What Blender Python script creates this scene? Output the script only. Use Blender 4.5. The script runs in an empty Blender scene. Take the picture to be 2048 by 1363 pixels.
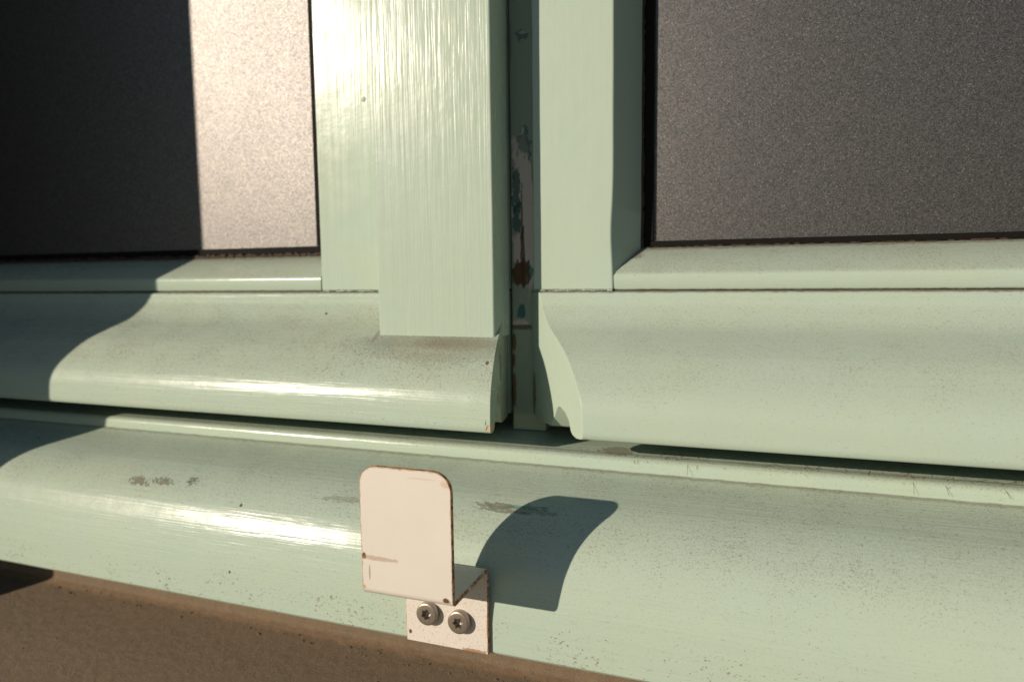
import bpy, bmesh, math, random
from mathutils import Vector, Matrix
random.seed(7)
sc = bpy.context.scene
MM = 0.001

# ---------------------------------------------------------------- camera
cam_d = bpy.data.cameras.new('camera')
cam = bpy.data.objects.new('camera', cam_d)
sc.collection.objects.link(cam)
cam_d.sensor_width = 36.0
cam_d.lens = 24.1266
cam_d.clip_start = 0.01
cam_d.clip_end = 100.0
_r = Vector((0.9405433, 0.3394770, -0.0115604))
_d = Vector((0.0217778, -0.0942309, -0.9953121))
_f = Vector((-0.3389749, 0.9358825, -0.0960213))
_m = Matrix((( _r.x, -_d.x, -_f.x, 0), (_r.y, -_d.y, -_f.y, -0.28), (_r.z, -_d.z, -_f.z, 0), (0, 0, 0, 1)))
cam.matrix_world = _m
cam_d.dof.use_dof = True
cam_d.dof.focus_distance = 0.236
cam_d.dof.aperture_fstop = 11.0
sc.camera = cam

# ---------------------------------------------------------------- sky, sun, exposure
SUN_AZ, SUN_EL = math.radians(-38.9), math.radians(17.8)
S = Vector((math.sin(SUN_AZ) * math.cos(SUN_EL), -math.cos(SUN_AZ) * math.cos(SUN_EL), math.sin(SUN_EL)))
world = bpy.data.worlds.new('World')
sc.world = world
world.use_nodes = True
wn = world.node_tree
wn.nodes.clear()
sky = wn.nodes.new('ShaderNodeTexSky')
sky.sky_type = 'NISHITA'
sky.sun_disc = False
sky.sun_elevation = SUN_EL
sky.sun_rotation = math.atan2(S.x, S.y)
sky.air_density = 1.0
sky.dust_density = 0.0
sky.ozone_density = 1.2
bg = wn.nodes.new('ShaderNodeBackground')
bg.inputs['Strength'].default_value = 0.070
wo = wn.nodes.new('ShaderNodeOutputWorld')
wn.links.new(sky.outputs[0], bg.inputs[0])
wn.links.new(bg.outputs[0], wo.inputs[0])
sl = bpy.data.lights.new('sun', 'SUN')
sl.energy = 4.65
sl.angle = math.radians(0.5)
sl.color = (1.0, 0.865, 0.70)
sun = bpy.data.objects.new('sun', sl)
sc.collection.objects.link(sun)
sun.rotation_euler = S.to_track_quat('Z', 'Y').to_euler()
sc.view_settings.view_transform = 'Standard'
sc.view_settings.look = 'None'
sc.view_settings.exposure = 0.0
sc.view_settings.gamma = 1.0

# ---------------------------------------------------------------- node helper
class NT:
    def __init__(s, name, pivot=(0, 0, 0)):
        s.m = bpy.data.materials.new(name)
        s.m.use_nodes = True
        s.t = s.m.node_tree
        s.t.nodes.clear()
        s.out = s.n('ShaderNodeOutputMaterial')
        s.bsdf = s.n('ShaderNodeBsdfPrincipled')
        s.t.links.new(s.bsdf.outputs[0], s.out.inputs[0])
        s.co = s.n('ShaderNodeTexCoord').outputs['Object']
        if any(pivot): s.co = s.map((1, 1, 1), [q * MM for q in pivot])   # back to scene millimetres
        s._nz = None
    def n(s, k, **kw):
        a = s.t.nodes.new(k)
        for q, v in kw.items(): setattr(a, q, v)
        return a
    def put(s, sock, v):
        if isinstance(v, bpy.types.NodeSocket): s.t.links.new(v, sock)
        elif isinstance(v, (tuple, list)) and len(v) == 3 and sock.type == 'RGBA': sock.default_value = (*v, 1)
        else: sock.default_value = v
    def math(s, op, a, b=0.0, clamp=False):
        x = s.n('ShaderNodeMath', operation=op, use_clamp=clamp)
        s.put(x.inputs[0], a); s.put(x.inputs[1], b)
        return x.outputs[0]
    def add(s, a, b): return s.math('ADD', a, b)
    def sub(s, a, b): return s.math('SUBTRACT', a, b)
    def mul(s, a, b): return s.math('MULTIPLY', a, b)
    def mx(s, a, b): return s.math('MAXIMUM', a, b)
    def step(s, v, a, b):                       # smooth ramp: 0 at a, 1 at b
        x = s.n('ShaderNodeMapRange', interpolation_type='SMOOTHSTEP')
        if a > b:
            lo, hi, o0, o1 = b, a, 1.0, 0.0
        else:
            lo, hi, o0, o1 = a, b, 0.0, 1.0
        s.put(x.inputs[0], v); s.put(x.inputs[1], lo); s.put(x.inputs[2], hi); s.put(x.inputs[3], o0); s.put(x.inputs[4], o1)
        return x.outputs[0]
    def mix(s, f, a, b):
        x = s.n('ShaderNodeMix', data_type='RGBA')
        s.put(x.inputs[0], f); s.put(x.inputs[6], a); s.put(x.inputs[7], b)
        return x.outputs[2]
    def map(s, scale, off=(0, 0, 0), co=None):
        x = s.n('ShaderNodeMapping')
        s.put(x.inputs[0], co or s.co); x.inputs[3].default_value = scale; x.inputs[1].default_value = off
        return x.outputs[0]
    def noise(s, scale, vec=None, detail=2.0, rough=0.5, col=False, dist=0.0):
        x = s.n('ShaderNodeTexNoise')
        s.put(x.inputs['Vector'], vec or s.co); x.inputs['Scale'].default_value = scale
        x.inputs['Detail'].default_value = detail; x.inputs['Roughness'].default_value = rough
        x.inputs['Distortion'].default_value = dist
        return x.outputs[1 if col else 0]
    def voro(s, scale, vec=None, out='Distance', rnd=1.0):
        x = s.n('ShaderNodeTexVoronoi')
        s.put(x.inputs['Vector'], vec or s.co); x.inputs['Scale'].default_value = scale
        x.inputs['Randomness'].default_value = rnd
        return x.outputs[out]
    def xyz(s, v=None):
        x = s.n('ShaderNodeSeparateXYZ'); s.put(x.inputs[0], v or s.co); return x.outputs
    def nz(s):
        if s._nz is None:
            g = s.n('ShaderNodeNewGeometry'); s._nz = s.xyz(g.outputs['Normal'])[2]
        return s._nz
    def bump(s, h, dist, strength=1.0, prev=None):
        x = s.n('ShaderNodeBump'); x.inputs['Strength'].default_value = strength
        x.inputs['Distance'].default_value = dist
        s.put(x.inputs['Height'], h)
        if prev is not None: s.put(x.inputs['Normal'], prev)
        return x.outputs[0]
    def blotch(s, c, r, jag=0.5, jscale=900, soft=0.12, stretch=(1, 1, 1)):
        """ragged ellipsoidal patch, centre and radii in mm"""
        v = s.n('ShaderNodeVectorMath', operation='SUBTRACT'); s.put(v.inputs[0], s.co); v.inputs[1].default_value = [q * MM for q in c]
        w = s.n('ShaderNodeVectorMath', operation='DIVIDE'); s.put(w.inputs[0], v.outputs[0]); w.inputs[1].default_value = [q * MM for q in r]
        l = s.n('ShaderNodeVectorMath', operation='LENGTH'); s.put(l.inputs[0], w.outputs[0])
        nn = s.sub(s.noise(jscale, s.map(stretch), detail=3, rough=0.65), 0.5)
        d = s.add(l.outputs['Value'], s.mul(nn, jag * 2.4))
        return s.step(d, 1.0 + soft, 1.0 - soft)

SAGE = (0.392, 0.484, 0.408)
DUST = (0.225, 0.200, 0.145)
DARK = (0.045, 0.034, 0.022)
BARE = (0.36, 0.19, 0.09)
OLD = (0.13, 0.065, 0.03)

def paint(name, grain, rough=0.33, streak=0.00010, dirt=0.5, specks=0.5, lines=(), patches=(), col=SAGE, band=None, dots=0.0, dash=0.0, lump=0.0, pivot=(0, 0, 0), spec=0.25):
    """gloss paint over wood. grain 'x' or 'z'. lines: (axis, centre, halfwidth, strength) in mm. patches: (centre, radii, colour, strength, jag, jscale, stretch)"""
    m = NT(name, pivot)
    st = (12, 420, 420) if grain == 'x' else (420, 420, 12)
    st2 = (40, 1500, 1500) if grain == 'x' else (1500, 1500, 40)
    s1 = m.noise(1.0, m.map(st), detail=3, rough=0.6)
    s2 = m.noise(1.0, m.map(st2), detail=2, rough=0.5)
    low = m.noise(28, detail=3)
    mid = m.noise(170, detail=3)
    c = m.mix(m.step(low, 0.3, 0.7), col, [q * k for q, k in zip(col, (1.03, 1.0, 0.96))])
    c = m.mix(m.mul(m.step(s1, 0.5, 0.75), 0.10), c, [q * 0.72 for q in col])
    # dust film on upward surfaces
    up = m.step(m.nz(), 0.12, 0.80)
    film = m.mul(m.mul(up, m.add(0.72, m.mul(mid, 0.5))), 0.36 * dirt)
    c = m.mix(film, c, DUST)
    # tiny specks
    dens = m.mul(m.add(0.62, m.mul(m.step(m.noise(60, detail=3), 0.35, 0.72), 0.36)), m.add(0.45, m.mul(up, 0.75)))
    sp = m.noise(1500, m.map((0.6, 1, 1) if grain == 'x' else (1, 1, 0.8)), detail=2, rough=0.7)
    thr = m.sub(0.70, m.mul(dens, 0.11))
    f = m.step(m.sub(sp, thr), 0.0, 0.05)
    c = m.mix(m.mul(f, specks), c, DUST)
    sp2 = m.noise(3300, detail=1)
    f2 = m.step(m.sub(sp2, m.sub(0.72, m.mul(dens, 0.13))), 0.0, 0.05)
    c = m.mix(m.mul(f2, specks * 0.9), c, [q * 0.6 for q in DUST])
    rr = m.add(rough, m.mul(film, 0.2))
    if band:                                    # speckled splash zone between two heights
        z = m.mul(m.xyz()[2], 1000.0)
        b = m.step(z, band[0], band[1])
        sp3 = m.noise(1050, m.map((0.7, 1, 1.0)), detail=3, rough=0.75)
        n3 = m.step(m.noise(45, detail=2), 0.30, 0.70)
        f3 = m.step(m.sub(sp3, m.sub(0.80, m.mul(m.mul(b, m.add(0.6, m.mul(n3, 0.4))), 0.225))), 0.0, 0.04)
        c = m.mix(m.mul(f3, 0.72), c, (0.17, 0.10, 0.05))
    if dots:
        v = m.voro(115)
        pick = m.step(m.xyz(m.voro(115, out='Color'))[0], 1.0 - dots, 1.0 - dots + 0.02)
        rad = m.mul(m.noise(300), 0.12)
        f4 = m.mul(m.step(m.sub(v, rad), 0.045, 0.0), pick)
        c = m.mix(m.mul(f4, 0.9), c, DARK)
    if dash:
        q = m.noise(1.0, m.map((110, 1500, 1500) if grain == 'x' else (1500, 1500, 110)), detail=3, rough=0.7)
        f5 = m.mul(m.step(q, 0.70, 0.76), m.step(m.noise(25, detail=2), 0.45, 0.65))
        c = m.mix(m.mul(f5, dash), c, (0.11, 0.10, 0.06))
    ax = m.xyz()
    for a, ctr, hw, stg in lines:
        p = m.mul(ax['xyz'.index(a)], 1000.0)
        p = m.add(p, m.mul(m.sub(m.noise(260, detail=3), 0.5), hw * 1.6))
        g = m.step(m.math('ABSOLUTE', m.sub(p, ctr)), hw, 0.0)
        g = m.mul(g, m.add(0.35, m.mul(m.noise(900, detail=3, rough=0.7), 1.1)))
        g = m.math('MINIMUM', m.mul(g, stg), 1.0)
        c = m.mix(g, c, (0.12, 0.085, 0.05))
        rr = m.add(rr, m.mul(g, 0.4))
    hole = None
    for pt in patches:
        ctr, rad, pc, stg = pt[:4]
        jag = pt[4] if len(pt) > 4 else 0.5
        js = pt[5] if len(pt) > 5 else 900
        sx = pt[6] if len(pt) > 6 else (1, 1, 1)
        g = m.mul(m.blotch(ctr, rad, jag, js, 0.12, sx), stg)
        c = m.mix(g, c, pc)
        rr = m.add(rr, m.mul(g, 0.35))
        hole = g if hole is None else m.mx(hole, g)
    m.put(m.bsdf.inputs['Base Color'], c)
    m.put(m.bsdf.inputs['Roughness'], m.math('MINIMUM', m.add(m.add(rr, m.mul(m.sub(mid, 0.5), 0.12)), m.mul(m.sub(s1, 0.5), 0.22)), 0.9))
    m.bsdf.inputs['IOR'].default_value = 1.5
    m.bsdf.inputs['Specular IOR Level'].default_value = spec
    h = m.add(m.mul(s1, 1.0), m.mul(s2, 0.55))
    nrm = m.bump(h, streak)
    nrm = m.bump(m.noise(420, detail=2), 0.00003, prev=nrm)
    nrm = m.bump(m.noise(40, detail=2), 0.00030, prev=nrm)
    if lump:
        v = m.voro(70); pick = m.step(m.xyz(m.voro(70, out='Color'))[0], 0.94, 0.96)
        nrm = m.bump(m.mul(m.step(v, 0.10, 0.0), pick), lump, prev=nrm)
    if hole is not None: nrm = m.bump(m.mul(hole, -1.0), 0.0003, prev=nrm)
    m.put(m.bsdf.inputs['Normal'], nrm)
    return m.m

def simple(name, col, rough, metal=0.0, var=0.3, scale=300, bump=0.0):
    m = NT(name)
    n = m.noise(scale, detail=4, rough=0.65)
    c = m.mix(n, [q * (1 - var) for q in col], [min(1, q * (1 + var)) for q in col])
    m.put(m.bsdf.inputs['Base Color'], c)
    m.bsdf.inputs['Roughness'].default_value = rough
    m.bsdf.inputs['Metallic'].default_value = metal
    if bump: m.put(m.bsdf.inputs['Normal'], m.bump(m.noise(scale * 2, detail=3), bump))
    return m.m

def frosted(name, gain=1.0, soft=0.0):
    """satin privacy glass: dark body, broad metallic-looking sheen broken into tiny facets"""
    m = NT(name)
    cell = m.voro(2600, out='Color')
    ch = m.xyz(cell)
    fine = m.noise(2600, detail=2, rough=0.8)
    g = m.add(m.mul(ch[0], 0.55), m.mul(fine, 0.9))
    k = m.step(g, 0.25, 1.15)
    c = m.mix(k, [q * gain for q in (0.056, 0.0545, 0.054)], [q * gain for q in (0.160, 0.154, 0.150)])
    tint = m.mix(0.16, (0.5, 0.5, 0.5), cell)
    x = m.n('ShaderNodeMix', data_type='RGBA', blend_type='OVERLAY')
    x.inputs[0].default_value = 0.55; m.put(x.inputs[6], c); m.put(x.inputs[7], tint)
    glint = m.mul(m.step(ch[1], 0.965, 0.99), 0.3)
    c2 = m.mix(glint, x.outputs[2], (0.50, 0.44, 0.40))
    m.put(m.bsdf.inputs['Base Color'], c2)
    m.bsdf.inputs['Metallic'].default_value = 0.8
    m.put(m.bsdf.inputs['Roughness'], m.add(m.add(0.41 + soft, m.mul(m.noise(30, detail=3), 0.04)), m.mul(ch[2], 0.09)))
    m.put(m.bsdf.inputs['Normal'], m.bump(m.add(m.mul(fine, 0.6), m.mul(ch[0], 0.4)), 0.000025))
    return m.m

def masonry(name):
    m = NT(name)
    a = m.noise(9, detail=4); b = m.noise(2600, detail=3, rough=0.75); d = m.noise(700, detail=3, rough=0.7)
    c = m.mix(a, (0.152, 0.110, 0.070), (0.188, 0.138, 0.090))
    c = m.mix(m.step(b, 0.48, 0.75), c, (0.34, 0.265, 0.175))
    c = m.mix(m.mul(m.step(d, 0.60, 0.75), 0.55), c, (0.070, 0.042, 0.026))
    y = m.mul(m.xyz()[1], 1000.0)
    wob = m.mul(m.sub(m.noise(120, detail=3), 0.5), 5.0)
    ridge = m.step(m.math('ABSOLUTE', m.sub(m.add(y, wob), -45.5)), 3.2, 0.0)
    c = m.mix(m.mul(ridge, 0.5), c, (0.33, 0.215, 0.125))
    m.put(m.bsdf.inputs['Base Color'], c)
    m.bsdf.inputs['Roughness'].default_value = 0.85
    m.bsdf.inputs['Specular IOR Level'].default_value = 0.3
    nrm = m.bump(b, 0.0005)
    nrm = m.bump(m.noise(200, detail=4), 0.0006, prev=nrm)
    m.put(m.bsdf.inputs['Normal'], nrm)
    return m.m

def enamel(name, edge=False):
    m = NT(name, BR)
    n = m.noise(500, detail=4, rough=0.7); sp = m.noise(2400, detail=2, rough=0.7)
    low = m.noise(70, detail=2)
    c = m.mix(low, (0.62, 0.575, 0.515), (0.67, 0.62, 0.56))
    y = m.mul(m.xyz()[1], 1000.0)
    back = m.step(y, -90.0, -72.0)                  # the plate is grimier than the tab
    f = m.step(m.sub(sp, m.sub(0.72, m.mul(back, 0.115))), 0.0, 0.05)
    c = m.mix(m.mul(f, m.add(0.4, m.mul(back, 0.25))), c, (0.20, 0.115, 0.06))
    RUST = (0.10, 0.035, 0.012)
    def bl(ctr, rad, k, jag=0.4, js=900, col=RUST, sx=(1, 1, 1)):
        nonlocal c
        c = m.mix(m.mul(m.blotch(ctr, rad, jag, js, 0.25, sx), k), c, col)
    bl((-117.9, -96.5, -89.0), (0.9, 2, 1.0), 0.95)
    bl((-112.8, -96.5, -89.4), (7.0, 2, 0.7), 0.5, 0.6, 700, (0.33, 0.19, 0.10))
    bl((-115.9, -96.5, -94.3), (0.32, 2, 2.3), 0.55, 0.35, 500, (0.20, 0.10, 0.06))
    bl((-89.0, -97.2, -99.8), (1.2, 3, 0.85), 0.95, 0.45)
    bl((-118.0, -96.5, -99.3), (0.6, 2, 0.7), 0.6, 0.5, 900, (0.42, 0.20, 0.05))
    bl((-96.5, -96.5, -62.0), (5.0, 2, 0.25), 0.25, 0.4, 300, (0.42, 0.26, 0.14))
    bl((-88.6, -96.5, -63.0), (1.2, 2, 1.4), 0.35, 0.9, 700, (0.48, 0.22, 0.06))
    bl((-117.2, -68.5, -128.6), (0.62, 3, 0.8), 0.95, 0.35, 700)
    bl((-92.0, -68.5, -131.6), (4.5, 3, 0.7), 0.8, 0.8, 700, (0.30, 0.12, 0.03))
    bl((-86.6, -68.5, -124.0), (0.55, 3, 9.0), 0.7, 0.8, 500, (0.28, 0.11, 0.03))
    # rust creeping in from the cut rim of the tab
    px = m.math('ABSOLUTE', m.sub(m.mul(m.xyz()[0], 1000.0), -102.72)); pz = m.math('ABSOLUTE', m.sub(m.mul(m.xyz()[2], 1000.0), -85.0))
    qx = m.mx(m.sub(px, 9.95), 0.0); qz = m.mx(m.sub(pz, 19.4), 0.0)
    sd = m.math('SQRT', m.add(m.mul(qx, qx), m.mul(qz, qz)))
    rim = m.step(m.add(sd, m.mul(m.sub(m.noise(420, detail=3, rough=0.7), 0.5), 1.5)), 5.55, 6.25)
    rim = m.mul(rim, m.step(y, -84.0, -90.0))
    c = m.mix(m.mul(rim, 0.75), c, m.mix(m.step(m.noise(600), 0.4, 0.6), (0.46, 0.22, 0.07), (0.20, 0.08, 0.025)))
    rr = 0.42
    if edge:
        e = m.step(n, 0.34, 0.52)
        c = m.mix(m.mul(e, 0.92), c, m.mix(m.step(m.noise(700, detail=3), 0.35, 0.6), (0.10, 0.035, 0.010), (0.50, 0.23, 0.06)))
        rr = 0.6
    m.put(m.bsdf.inputs['Base Color'], c)
    m.bsdf.inputs['Roughness'].default_value = rr
    m.put(m.bsdf.inputs['Normal'], m.bump(m.noise(700, detail=2), 0.00004))
    return m.m

# ---------------------------------------------------------------- mesh helpers (all sizes in mm)
def link(name, bm, mats, parent=None, pivot=(0, 0, 0), bevel=0.0, segs=3, smooth=True, angle=32):
    me = bpy.data.meshes.new(name)
    bmesh.ops.recalc_face_normals(bm, faces=bm.faces)
    for v in bm.verts: v.co = (v.co - Vector(pivot)) * MM
    bm.to_mesh(me); bm.free()
    o = bpy.data.objects.new(name, me)
    sc.collection.objects.link(o)
    for mt in (mats if isinstance(mats, (list, tuple)) else [mats]): me.materials.append(mt)
    if smooth:
        for p in me.polygons: p.use_smooth = True
        me.set_sharp_from_angle(angle=math.radians(angle))
    if bevel:
        b = o.modifiers.new('bevel', 'BEVEL')
        b.width = bevel * MM; b.segments = segs; b.limit_method = 'ANGLE'; b.angle_limit = math.radians(angle)
        b.harden_normals = True
        for p in me.polygons: p.use_smooth = True
    if parent: o.parent = parent
    return o

def tag(o, label, cat, group=None, kind=None):
    o['label'] = label; o['category'] = cat
    if group: o['group'] = group
    o['kind'] = kind or 'thing'
    return o

def empty(name, loc=(0, 0, 0), rz=0.0):
    o = bpy.data.objects.new(name, None)
    sc.collection.objects.link(o)
    o.location = [q * MM for q in loc]; o.rotation_euler = (0, 0, rz)
    o.empty_display_size = 0.01
    return o

def spline(pts, n=6):
    P = [Vector(p) for p in pts]; out = []
    for i in range(len(P) - 1):
        a = P[max(0, i - 1)]; b = P[i]; c = P[i + 1]; d = P[min(len(P) - 1, i + 2)]
        for k in range(n):
            t = k / n
            out.append(tuple(0.5 * ((2 * b) + (c - a) * t + (2 * a - 5 * b + 4 * c - d) * t * t + (3 * b - a - 3 * c + d) * t ** 3)))
    out.append(tuple(P[-1]))
    return out

def extrude_x(bm, prof, xl, xr, nseg=1):
    """close a (y,z) profile along x; xl and xr may be functions of (y,z)"""
    fl = xl if callable(xl) else (lambda y, z: xl)
    fr = xr if callable(xr) else (lambda y, z: xr)
    rings = []
    for i in range(nseg + 1):
        t = i / nseg
        rings.append([bm.verts.new((fl(y, z) * (1 - t) + fr(y, z) * t, y, z)) for y, z in prof])
    n = len(prof)
    for a, b in zip(rings, rings[1:]):
        for j in range(n):
            bm.faces.new((a[j], a[(j + 1) % n], b[(j + 1) % n], b[j]))
    bm.faces.new(rings[0]); bm.faces.new(list(reversed(rings[-1])))

def extrude_z(bm, plan, z0, z1, nseg=1, wob=None):
    zs = [z0 + (z1 - z0) * i / nseg for i in range(nseg + 1)]
    rings = []
    for z in zs:
        rings.append([bm.verts.new(((x + (wob(j, z) if wob else 0)), y, z)) for j, (x, y) in enumerate(plan)])
    n = len(plan)
    for a, b in zip(rings, rings[1:]):
        for j in range(n): bm.faces.new((a[j], a[(j + 1) % n], b[(j + 1) % n], b[j]))
    bm.faces.new(rings[0]); bm.faces.new(list(reversed(rings[-1])))

def box(bm, x0, x1, y0, y1, z0, z1):
    extrude_x(bm, [(y0, z0), (y0, z1), (y1, z1), (y1, z0)], x0, x1)

# ---------------------------------------------------------------- materials
BR = (-102.7, -67.5, -132)
LP = (-290, 10, -62)
PV = (-90, 0, 0)
M_FROST = frosted('satin_glass')
M_FROST_PALE = frosted('pale_satin_glass', 1.45, 0.04)  # paler, rougher copy to brighten the left pane
M_GASKET = simple('black_rubber', (0.008, 0.007, 0.006), 0.6, var=0.5, scale=900)
for _n in M_GASKET.node_tree.nodes:
    if _n.type == 'BSDF_PRINCIPLED':
        _n.inputs['Specular IOR Level'].default_value = 0.12; _n.inputs['Roughness'].default_value = 0.75
M_PUTTY = simple('brown_putty', (0.050, 0.032, 0.021), 0.85, var=0.5, scale=1200, bump=0.0004)
M_BACK = simple('gap_shade_black', (0.012, 0.012, 0.010), 0.9)  # near-black: deep shade of the gap put into the colour
M_ENAMEL = enamel('cream_enamel')
M_EDGE = enamel('rusty_enamel_edge', True)
M_STEEL = simple('dull_steel', (0.36, 0.31, 0.26), 0.42, metal=0.85, var=0.25, scale=1500, bump=0.00003)
M_LEDGE = masonry('brown_masonry')
M_WALL = simple('reveal_render', (0.10, 0.085, 0.065), 0.9, var=0.25, scale=120, bump=0.0008)
M_GRIT = simple('grit_grain', (0.17, 0.11, 0.065), 0.8, var=0.7, scale=700)

TEAL = (0.030, 0.130, 0.115)
PRIMER = (0.78, 0.66, 0.59)

# ---------------------------------------------------------------- masonry ledge and reveal wall
bm = bmesh.new()
prof = [(60, -134), (-42.2, -134), (-42.7, -149.8)] + [(-42.7 - 2.2 * (1 - math.cos(a)) , -149.8 - 1.9 * math.sin(a)) for a in (0.5, 1.0, 1.4)] \
    + [(-46.5, -152.2), (-60.8, -154.9), (-235, -188.7), (-240, -192), (-240, -260), (60, -260)]
extrude_x(bm, prof, -640, 320, 60)
ledge = link('masonry_ledge', bm, M_LEDGE, angle=40)
tag(ledge, 'dusty brown masonry ledge running below the green windowsill', 'ledge')

bm = bmesh.new()
box(bm, -760, -464, -202, 160, -258, 700)
wall = link('reveal_wall', bm, M_WALL, bevel=1.5)
tag(wall, 'rendered window reveal wall standing left of the green sashes', 'wall')

# ---------------------------------------------------------------- wooden cill
OGEE = spline([(-21.5, -76.2), (-26.5, -77.9), (-31.7, -79.4), (-38.3, -81.2), (-45.2, -83.4), (-51.2, -86.4), (-56.2, -90.3), (-60.3, -95.4), (-63.3, -101.8), (-65.0, -108), (-66.3, -114.5), (-67.0, -121)], 5)
nose = [(-13.7, -70.0), (-18.6, -70.9)] + [(-18.9 - 2.3 * math.sin(a), -73.2 + 2.3 * math.cos(a)) for a in (0.25, 0.6, 0.95, 1.25, 1.5)] + [(-21.5, -75.6)]
prof = [(70, -69.8)] + nose + OGEE + [(-67.0, -131.6), (-66.2, -132.6), (70, -132.6)]
bm = bmesh.new()
extrude_x(bm, prof, -470, 330, 40)
cp = [
    ((-259, -52, -90), (6.5, 6, 1.6), (0.135, 0.108, 0.072), 0.75, 1.1, 800, (1, 1, 1)),
    ((-246, -51, -89), (6, 6, 1.1), (0.135, 0.108, 0.072), 0.7, 1.25, 800, (1, 1, 1)),
    ((-231, -50, -88.5), (3.5, 4, 1.6), (0.10, 0.08, 0.055), 0.8, 1.3, 900, (1, 1, 1)),
    ((-80, -51.5, -85.5), (12.5, 5, 0.62), (0.13, 0.13, 0.085), 0.45, 1.6, 800, (0.3, 1, 2)),
    ((-86, -51.5, -86.3), (8, 5, 0.35), (0.10, 0.09, 0.06), 0.6, 1.4, 800, (0.3, 1, 2)),
    ((-79, -51.0, -84.9), (8, 5, 0.5), (0.05, 0.21, 0.17), 0.6, 1.5, 800, (0.3, 1, 2)),
    ((-90, -50.5, -85.2), (7, 5, 0.7), (0.11, 0.095, 0.06), 0.6, 1.6, 900, (0.4, 1, 2)),
    ((-153, -52, -88), (11, 4, 0.7), (0.14, 0.12, 0.08), 0.38, 1.5, 800, (0.3, 1, 2)),
    ((-52, -14, -70), (6, 5, 2), (0.15, 0.10, 0.06), 0.55, 1.1, 500),
]
cill = link('window_cill', bm, paint('cill_paint', 'x', rough=0.225, streak=0.00015, dirt=0.36, specks=0.6, lines=[('z', -76.5, 0.6, 0.5), ('y', -17.0, 1.3, 0.6)], patches=cp, band=(-98, -126), dots=0.07, dash=0.35), angle=28)
tag(cill, 'moulded sage green windowsill with scuff marks under both sashes', 'windowsill')

# ---------------------------------------------------------------- frame sheet added behind the sashes, near-black to stand for the gap's shade
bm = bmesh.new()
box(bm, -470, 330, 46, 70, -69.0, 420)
backing = link('dark_backing', bm, M_BACK)
tag(backing, 'dark frame sheet added behind the sashes to show as a black slit between them', 'dark sheet')

# ---------------------------------------------------------------- shared sash profiles
RAIL_BEAD = [(30, 10.7), (15.6, 10.7), (1.2, 0.75), (0.5, 0.1), (0.1, -0.6), (0, -1.4), (0, -5.9), (0.35, -6.55), (0.9, -6.85), (6.15, -6.9), (30, -6.9)]
DRIP = [(6, -7.0), (0.9, -7.0), (0.5, -7.3), (-0.6, -7.4), (-1.5, -7.65)] + spline([(-2.0, -8.3), (-2.9, -10.4), (-4.8, -14.0), (-10.3, -20.4), (-18.3, -25.4), (-26.0, -30.6), (-32.3, -37.2), (-36.2, -42.6), (-38.3, -47.2), (-39.2, -51.6), (-39.6, -58.4)], 5) \
    + [(-39.4, -59.7), (-38.8, -60.5), (-37.5, -60.95), (-34.4, -61.4), (-31.6, -60.9), (-30.3, -59.8), (-28.6, -56.0), (-25.4, -53.7), (-22.5, -52.7), (-20.0, -52.5), (-18.3, -53.6), (-13.6, -61.4), (-12.6, -62.2), (2, -62.8), (4.6, -61.6), (6, -59)]

def bead(x0, x1, y, z, rad, name, mat, parent, pivot):
    '''ragged roll of paint left along a joint'''
    b = bmesh.new(); prev = None; n = int((x1 - x0) / 0.45)
    for i in range(n + 1):
        x = x0 + (x1 - x0) * i / n
        rr = rad * max(0.12, 0.75 + 0.5 * math.sin(i * 0.37 + z) * math.sin(i * 0.113) + random.uniform(-0.45, 0.35))
        zz = z + random.uniform(-0.10, 0.10)
        ring = [b.verts.new((x, y + rr * math.cos(a), zz + rr * 0.8 * math.sin(a))) for a in [k * math.pi / 3 for k in range(6)]]
        if prev:
            for k in range(6): b.faces.new((prev[k], prev[(k + 1) % 6], ring[(k + 1) % 6], ring[k]))
        prev = ring
    return link(name, b, mat, parent, pivot, angle=80)

# ---------------------------------------------------------------- left sash
left = empty('casement_window', (-290, 10, -62))
LP = (-290, 10, -62)
tag(left, 'sage green sash with flat cover strip and sunlit satin pane on the left', 'casement window')

def wob_edge(j, z):
    return 0.07 * math.sin(z * 0.043 + j) + 0.03 * math.sin(z * 0.21 + 2 * j)

bm = bmesh.new()
extrude_z(bm, [(-198.3, 0), (-104.6, 0), (-104.6, 30), (-198.3, 30)], -6.75, 420, 60, wob_edge)
link('stile', bm, paint('left_stile_paint', pivot=LP, grain='z', rough=0.23, spec=0.20, streak=0.00009, dirt=0.4, specks=0.25, lump=0.0006, lines=[('z', -6.6, 0.7, 0.8)]), left, LP, bevel=0.7)

bm = bmesh.new()
extrude_z(bm, [(-156.4, -18.5), (-102.3, -18.5), (-102.5, 0.6), (-156.4, 0.6)], -26.6, 420, 60, wob_edge)
link('cover_strip', bm, paint('cover_paint', pivot=LP, grain='z', rough=0.25, spec=0.22, streak=0.00014, dirt=0.4, specks=0.3, lump=0.0004, lines=[('z', -26.3, 0.7, 0.6)]), left, LP, bevel=0.9)

M_BEAD_L = paint('left_bead_paint', pivot=LP, grain='x', rough=0.3, streak=0.00003, dirt=0.3, specks=0.5)
bead(-155.8, -102.9, -18.75, -26.35, 0.42, 'paint_bead', M_BEAD_L, left, LP)
bead(-197.8, -156.6, -0.1, -6.85, 0.40, 'paint_bead', M_BEAD_L, left, LP)
bm = bmesh.new()
extrude_x(bm, RAIL_BEAD, -475, -198.75, 40)
box(bm, -475, -105.2, 6.2, 30, -62, -6.95)
link('bottom_rail', bm, paint('left_rail_paint', pivot=LP, grain='x', rough=0.2, streak=0.00006, dirt=0.7, specks=0.5, lines=[('z', -7.0, 0.9, 0.9), ('y', 14.5, 1.6, 0.5)]), left, LP, angle=40)

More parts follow.
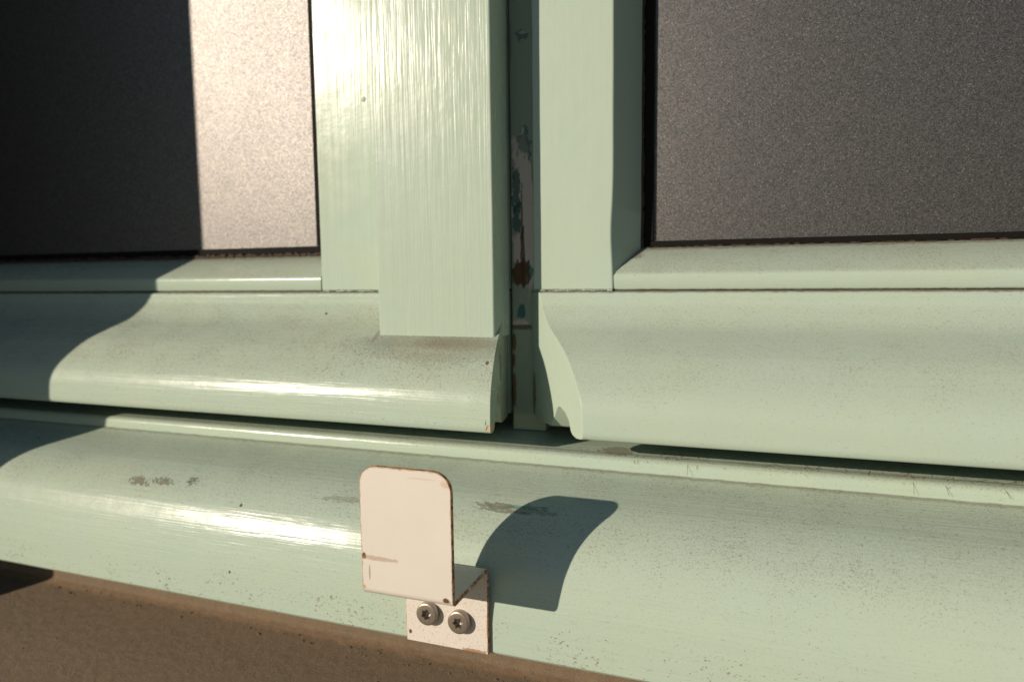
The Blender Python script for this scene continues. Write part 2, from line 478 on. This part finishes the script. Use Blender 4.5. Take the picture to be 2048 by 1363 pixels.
def left_end(y, z):
    return -96.3 + (y + 39.6) * (-104.9 + 96.3) / (42.6)
bm = bmesh.new()
extrude_x(bm, DRIP, -475, left_end, 40)
dp = [
    ((-97.3, -37.0, -58.6), (1.3, 3, 1.7), (0.60, 0.33, 0.18), 0.95, 0.35, 500),
    ((-98.2, -37.0, -57.0), (0.35, 3, 2.6), DARK, 0.7, 0.6, 500),
    ((-102.0, -22, -52), (2.5, 2.2, 9), BARE, 0.8, 0.7, 420, (1, 1, 0.35)),
    ((-102.6, -15, -38), (2.5, 2.4, 8), OLD, 0.8, 0.8, 420, (1, 1, 0.35)),
    ((-103, -10, -30), (2.5, 1.2, 9), BARE, 0.75, 0.9, 420, (1, 1, 0.35)),
    ((-101.0, -31.2, -34.5), (0.75, 3, 0.7), (0.10, 0.045, 0.02), 0.9, 0.2, 500),
    ((-130, -22, -27.4), (28, 6, 2.4), (0.15, 0.105, 0.06), 0.30, 1.5, 1500),
    ((-117, -23, -28.0), (15, 6, 2.6), (0.13, 0.09, 0.05), 0.36, 1.6, 1700),
    ((-125, -24, -31), (26, 8, 4.5), (0.17, 0.13, 0.08), 0.28, 1.9, 1900),
    ((-157.4, -19, -25), (0.8, 5, 5), (0.16, 0.115, 0.065), 0.5, 0.6, 700),
]
link('drip_moulding', bm, paint('left_drip_paint', pivot=LP, grain='x', rough=0.225, streak=0.00014, dirt=0.62, specks=0.85, lines=[('z', -7.1, 1.0, 0.8)], patches=dp, dots=0.03), left, LP, bevel=0.45, angle=30)

bm = bmesh.new()
box(bm, -480, -190, 18.5, 24, 8, 420)
link('glass_pane', bm, M_FROST_PALE, left, LP, smooth=False)
bm = bmesh.new()
box(bm, -480, -192, 16.9, 18.4, 11.9, 15.6)
box(bm, -212.5, -192, 17.0, 18.3, 15.7, 420)
link('glazing_gasket', bm, M_GASKET, left, LP, bevel=0.3)
bm = bmesh.new()
for i in range(150):
    x = -470 + i * 1.83
    h = 12.0 + random.uniform(-0.5, 0.7)
    box(bm, x, x + 1.9, 14.9 + random.uniform(-.3, .3), 17.2, 10.5, h)
link('putty_line', bm, M_PUTTY, left, LP, bevel=0.2)

# ---------------------------------------------------------------- right sash (standing very slightly ajar)
PV = (-90, 0, 0)
right = empty('casement_window', PV, math.radians(0.6))
tag(right, 'sage green sash with ragged moulding end and dark satin pane on the right', 'casement window')

def chamfer_wob(j, z):
    if j == 1:
        return -0.9 * math.exp(-((z - 16) / 13.0) ** 2) + 0.03 * math.sin(z * 0.17)
    return 0.06 * math.sin(z * 0.21 + j)
bm = bmesh.new()
extrude_z(bm, [(-91.3, 0), (-57.2, 0), (-48.2, 15.5), (-48.2, 30), (-91.3, 30)], -6.75, 420, 140, chamfer_wob)
link('stile', bm, paint('right_stile_paint', pivot=PV, grain='z', rough=0.36, streak=0.00003, dirt=0.4, specks=0.25, lump=0.0004, lines=[('z', -6.6, 0.6, 0.7)]), right, PV, bevel=0.6)

bead(-90.8, -57.4, -0.1, -6.85, 0.36, 'paint_bead', paint('right_bead_paint', pivot=PV, grain='x', rough=0.4, streak=0.00003, dirt=0.3, specks=0.5), right, PV)
bm = bmesh.new()
mitre = lambda y, z: -57.2 + 9.0 * max(0, min(y, 15.5)) / 15.5 + 0.52 + 0.2 * math.sin(y * 1.9 + z * 0.7) + 0.1 * math.sin(y * 4.3)
extrude_x(bm, RAIL_BEAD, mitre, 330, 40)
box(bm, -90.9, 330, 6.2, 30, -62, -6.95)
rp = [((-50, 12.5, 7.5), (4.0, 3, 3), (0.17, 0.10, 0.055), 0.6, 0.9, 700)]
link('bottom_rail', bm, paint('right_rail_paint', pivot=PV, grain='x', rough=0.3, streak=0.00004, dirt=0.62, specks=0.55, lines=[('z', -7.0, 0.9, 0.9), ('y', 14.8, 1.2, 0.7)], patches=rp), right, PV, angle=40)

def right_end(y, z):
    return -60.6 + (y + 39.6) * (-89.6 + 60.6) / (39.6)
bm = bmesh.new()
extrude_x(bm, DRIP, right_end, 330, 40)
dp = [
    ((-92.6, 4.5, -52), (1.6, 2.5, 9), (0.22, 0.14, 0.08), 0.85, 0.7, 420, (1, 1, 0.4)),
    ((-59.5, -38.5, -61.2), (2.0, 2, 0.8), (0.50, 0.26, 0.11), 0.85, 0.5, 900),
]
link('drip_moulding', bm, paint('right_drip_paint', pivot=PV, grain='x', rough=0.32, streak=0.00003, dirt=0.40, specks=0.42, lines=[('z', -7.1, 1.0, 0.8)], patches=dp, dots=0.03), right, PV, bevel=0.8, angle=30)

bm = bmesh.new()
extrude_z(bm, [(-104.0, 8.0), (-88.5, 8.0), (-88.5, 30), (-104.0, 30)], -69.6, 420, 40, wob_edge)
# patches are given from this sash's own pivot
def pk(x, z, rx, rz, c, k, jag=0.6, js=420, sx=(1, 1, 0.5)): return ((x, 8, z), (rx, 4, rz), c, k, jag, js, sx)
sp = [
    pk(-98.6, 28, 5.2, 34, PRIMER, 0.97, 0.75, 300, (1, 1, 0.3)),
    pk(-95.8, 14, 2.8, 24, PRIMER, 0.95, 0.6, 300, (1, 1, 0.3)),
    pk(-101.4, 38, 1.8, 12, TEAL, 0.8, 1.2, 420),
    pk(-101.2, 24, 1.7, 8, TEAL, 0.85, 1.1, 420),
    pk(-97.5, 56, 2.6, 6, TEAL, 0.6, 1.5, 520),
    pk(-98.6, 8, 1.1, 15, OLD, 0.85, 1.1, 420, (1, 1, 0.3)),
    pk(-98.9, 24, 0.55, 12, OLD, 0.75, 1.1, 420, (1, 1, 0.3)),
    pk(-99.8, 0.5, 4.0, 6.0, OLD, 0.95, 0.9, 330, (1, 1, 0.4)),
    pk(-95.3, 1.5, 1.2, 4.2, TEAL, 0.7, 1.1, 520),
    pk(-98.0, 101.5, 2.7, 2.4, TEAL, 0.6, 1.3, 520),
    pk(-97.4, 102.8, 2.0, 0.7, PRIMER, 0.55, 1.2, 700),
    pk(-97.8, 99.5, 1.6, 0.5, PRIMER, 0.5, 1.3, 700),
    pk(-103.4, 100, 0.4, 8, (0.30, 0.28, 0.18), 0.7, 0.8, 420),
    pk(-99.8, -17.0, 1.8, 4.0, (0.02, 0.16, 0.17), 0.85, 0.8, 420),
    pk(-100, -21.3, 3.6, 1.9, PRIMER, 0.7, 0.9, 600),
    pk(-99, -23.0, 6.5, 0.8, OLD, 0.8, 0.6, 600),
    pk(-103.2, -30, 0.9, 4.2, (0.20, 0.09, 0.04), 0.9, 0.5, 420),
    pk(-103.4, -38, 0.7, 3.2, (0.20, 0.09, 0.04), 0.9, 0.5, 420),
    pk(-103.2, -51, 0.9, 7.5, (0.20, 0.09, 0.04), 0.9, 0.5, 420),
]
link('meeting_strip', bm, paint('strip_paint', pivot=PV, grain='z', rough=0.5, streak=0.00015, dirt=0.3, specks=0.5, col=(0.37, 0.43, 0.34), patches=sp, lines=[('z', -24.1, 0.5, 0.8)]), right, PV, bevel=0.5)['label'] = 'narrow recessed strip with worn paint patches down to bare wood'

bm = bmesh.new()
box(bm, -52, 330, 18.5, 24, 8, 420)
link('glass_pane', bm, M_FROST, right, PV, smooth=False)
bm = bmesh.new()
box(bm, -52, 330, 16.9, 18.4, 11.0, 13.5)
box(bm, -48.9, -43.1, 17.0, 18.3, 13.6, 420)
link('glazing_gasket', bm, M_GASKET, right, PV, bevel=0.3)
bm = bmesh.new()
for i in range(160):
    x = -48 + i * 1.83
    box(bm, x, x + 1.9, 15.2 + random.uniform(-.2, .2), 17.2, 10.5, 11.0 + random.uniform(-0.25, 0.3))
for i in range(110):
    z = 11 + i * 1.9
    box(bm, -48.4, -47.2 + random.uniform(-.3, .3), 15.8, 17.2, z, z + 1.95)
link('putty_line', bm, M_PUTTY, right, PV, bevel=0.2)

# ---------------------------------------------------------------- bracket: folded steel strip with two screws
BR = (-102.7, -67.5, -132)
bracket = empty('metal_bracket', BR)
tag(bracket, 'cream enamelled folded steel bracket with rusty edges screwed to the windowsill', 'bracket')
XL, XR, TH = -118.9, -86.55, 1.5
YT, YP, ZS = -95.75, -67.8, -101.35     # sheet centre lines
R0 = 1.9
path = []                               # (y, z, ny, nz) along the centre line; n points to the outer (front / under) side
ztop = -59.4
RC = 6.2
tabz = [ztop - RC * (1 - math.cos(a)) for a in [i * math.pi / 2 / 10 for i in range(11)]]
for z in tabz: path.append((YT, z, -1, 0))
path.append((YT, -80, -1, 0)); path.append((YT, ZS + R0, -1, 0))
for i in range(1, 7):
    a = i / 6 * math.pi / 2
    path.append((YT + R0 - R0 * math.cos(a), ZS + R0 - R0 * math.sin(a), -math.cos(a), -math.sin(a)))
cut1 = len(path)
path.append((YT + 5, ZS, 0, -1))
path.append((YP - 5, ZS, 0, -1))
cut2 = len(path)
for i in range(0, 7):
    a = i / 6 * math.pi / 2
    path.append((YP - R0 + R0 * math.sin(a), ZS - R0 + R0 * math.cos(a), -math.sin(a), -math.cos(a)))
path.append((YP, -118, -1, 0)); path.append((YP, -131.9, -1, 0))

def sheet(i0, i1, cap0, cap1):
    b = bmesh.new(); secs = []
    h, c = TH / 2, 0.36
    for i in range(i0, i1):
        y, z, ny, nz = path[i]
        ins = 0.0
        if i < 11:
            a = i * math.pi / 2 / 10
            ins = RC * (1 - math.sin(a))
        xl, xr = XL + ins, XR - ins
        jit = 0.0
        sec = [(xl, h - c), (xl + c, h), (xr - c, h), (xr, h - c), (xr, -h + c), (xr - c, -h), (xl + c, -h), (xl, -h + c)]
        secs.append([b.verts.new((x, y + ny * k, z + nz * k)) for x, k in sec])
    for a, d in zip(secs, secs[1:]):
        for j in range(8):
            f = b.faces.new((a[j], a[(j + 1) % 8], d[(j + 1) % 8], d[j]))
            if j not in (1, 5): f.material_index = 1
    if cap0: b.faces.new(secs[0]).material_index = 1
    if cap1: b.faces.new(list(reversed(secs[-1]))).material_index = 1
    return b
link('front_tab', sheet(0, cut1 + 1, True, False), [M_ENAMEL, M_EDGE], bracket, BR, angle=30)
link('shelf', sheet(cut1, cut2, False, False), [M_ENAMEL, M_EDGE], bracket, BR, angle=30)
link('mounting_plate', sheet(cut2 - 1, len(path), False, True), [M_ENAMEL, M_EDGE], bracket, BR, angle=30)

def screw_bm(cx, cz, rot, part):
    b = bmesh.new(); N = 72
    y0 = -68.5
    def ring(fr, h): return [b.verts.new((cx + fr(2 * math.pi * k / N) * math.cos(2 * math.pi * k / N), y0 - h, cz + fr(2 * math.pi * k / N) * math.sin(2 * math.pi * k / N))) for k in range(N)]
    lob = lambda s: (lambda a: s * (1.0 + 0.155 * math.cos(6 * (a - rot))))
    cst = lambda r: (lambda a: r)
    rings = [ring(cst(4.05), -0.1), ring(cst(4.1), 0.5), ring(cst(4.1), 1.9), ring(cst(4.0), 2.25), ring(cst(3.75), 2.45), ring(cst(3.4), 2.5), ring(lob(1.78), 2.5), ring(lob(1.70), 2.35), ring(lob(1.66), 0.5), ring(cst(0.6), 0.2)]
    keep = rings[:7] if part == 'head' else rings[6:]
    for a, d in zip(keep, keep[1:]):
        for k in range(N): b.faces.new((a[k], a[(k + 1) % N], d[(k + 1) % N], d[k]))
    if part != 'head': b.faces.new(keep[-1])
    bmesh.ops.delete(b, geom=[v for v in b.verts if not v.link_faces], context='VERTS')
    return b
for cx, cz, rot in ((-109.4, -120.0, 0.35), (-97.1, -121.1, 0.1)):
    sw = link('screw', screw_bm(cx, cz, rot, 'head'), M_STEEL, bracket, BR, angle=35)
    link('star_socket', screw_bm(cx, cz, rot, 'socket'), M_STEEL, sw, BR, angle=35)

# ---------------------------------------------------------------- grit lying on the ledge
bm = bmesh.new()
for i in range(420):
    x = random.uniform(-330, 20); y = random.uniform(-150, -44)
    if random.random() < 0.45: y = random.uniform(-52, -44)
    z = -154.9 + (y + 60.8) * 0.194 if y < -47 else -152.2
    r = random.choice([0.12, 0.16, 0.2, 0.3, 0.45]) * random.uniform(0.7, 1.2)
    mtx = Matrix.Translation((x, y, z + r * 0.4)) @ Matrix.Rotation(random.uniform(0, 6.28), 4, 'Z') @ Matrix.Diagonal((r * random.uniform(0.8, 2.2), r, r * 0.7, 1))
    bmesh.ops.create_icosphere(bm, subdivisions=1, radius=1.0, matrix=mtx)
grit = link('grit', bm, M_GRIT)
tag(grit, 'loose dark grit scattered over the brown masonry ledge', 'grit', kind='stuff')

# dry fibres and cobweb strands caught on the cill under the right moulding
M_FIBRE = simple('dry_fibre', (0.075, 0.045, 0.025), 0.8, var=0.5)
bm = bmesh.new()
for i in range(90):
    x = random.uniform(-45, 95); y = random.uniform(-20.0, -14.0); L = random.choice([0.8, 1.2, 1.6, 2.4, 4.2]); a = random.gauss(1.2, 0.7)
    pts = []
    for k in range(5):
        t = k / 4
        yy = y - L * t * math.sin(a)
        zc = -70.0 if yy > -13.7 else (-70.0 - (-13.7 - yy) * 0.18 if yy > -18.6 else -70.95 - max(0.0, (-18.6 - yy)) ** 1.6 * 0.28)
        pts.append((x + L * t * math.cos(a) + random.uniform(-.1, .1), yy, max(zc, -75) + 0.06 + random.uniform(0, 0.12)))
    prev = None
    for p in pts:
        ring = [bm.verts.new((p[0] + 0.07 * math.cos(q), p[1] + 0.04 * math.sin(q), p[2] + 0.06 * math.sin(q))) for q in (0, 2.1, 4.2)]
        if prev:
            for k in range(3): bm.faces.new((prev[k], prev[(k + 1) % 3], ring[(k + 1) % 3], ring[k]))
        prev = ring
fib = link('dry_fibres', bm, M_FIBRE)
tag(fib, 'fine dry brown fibres caught on the sill under the right moulding', 'fibres', kind='stuff')
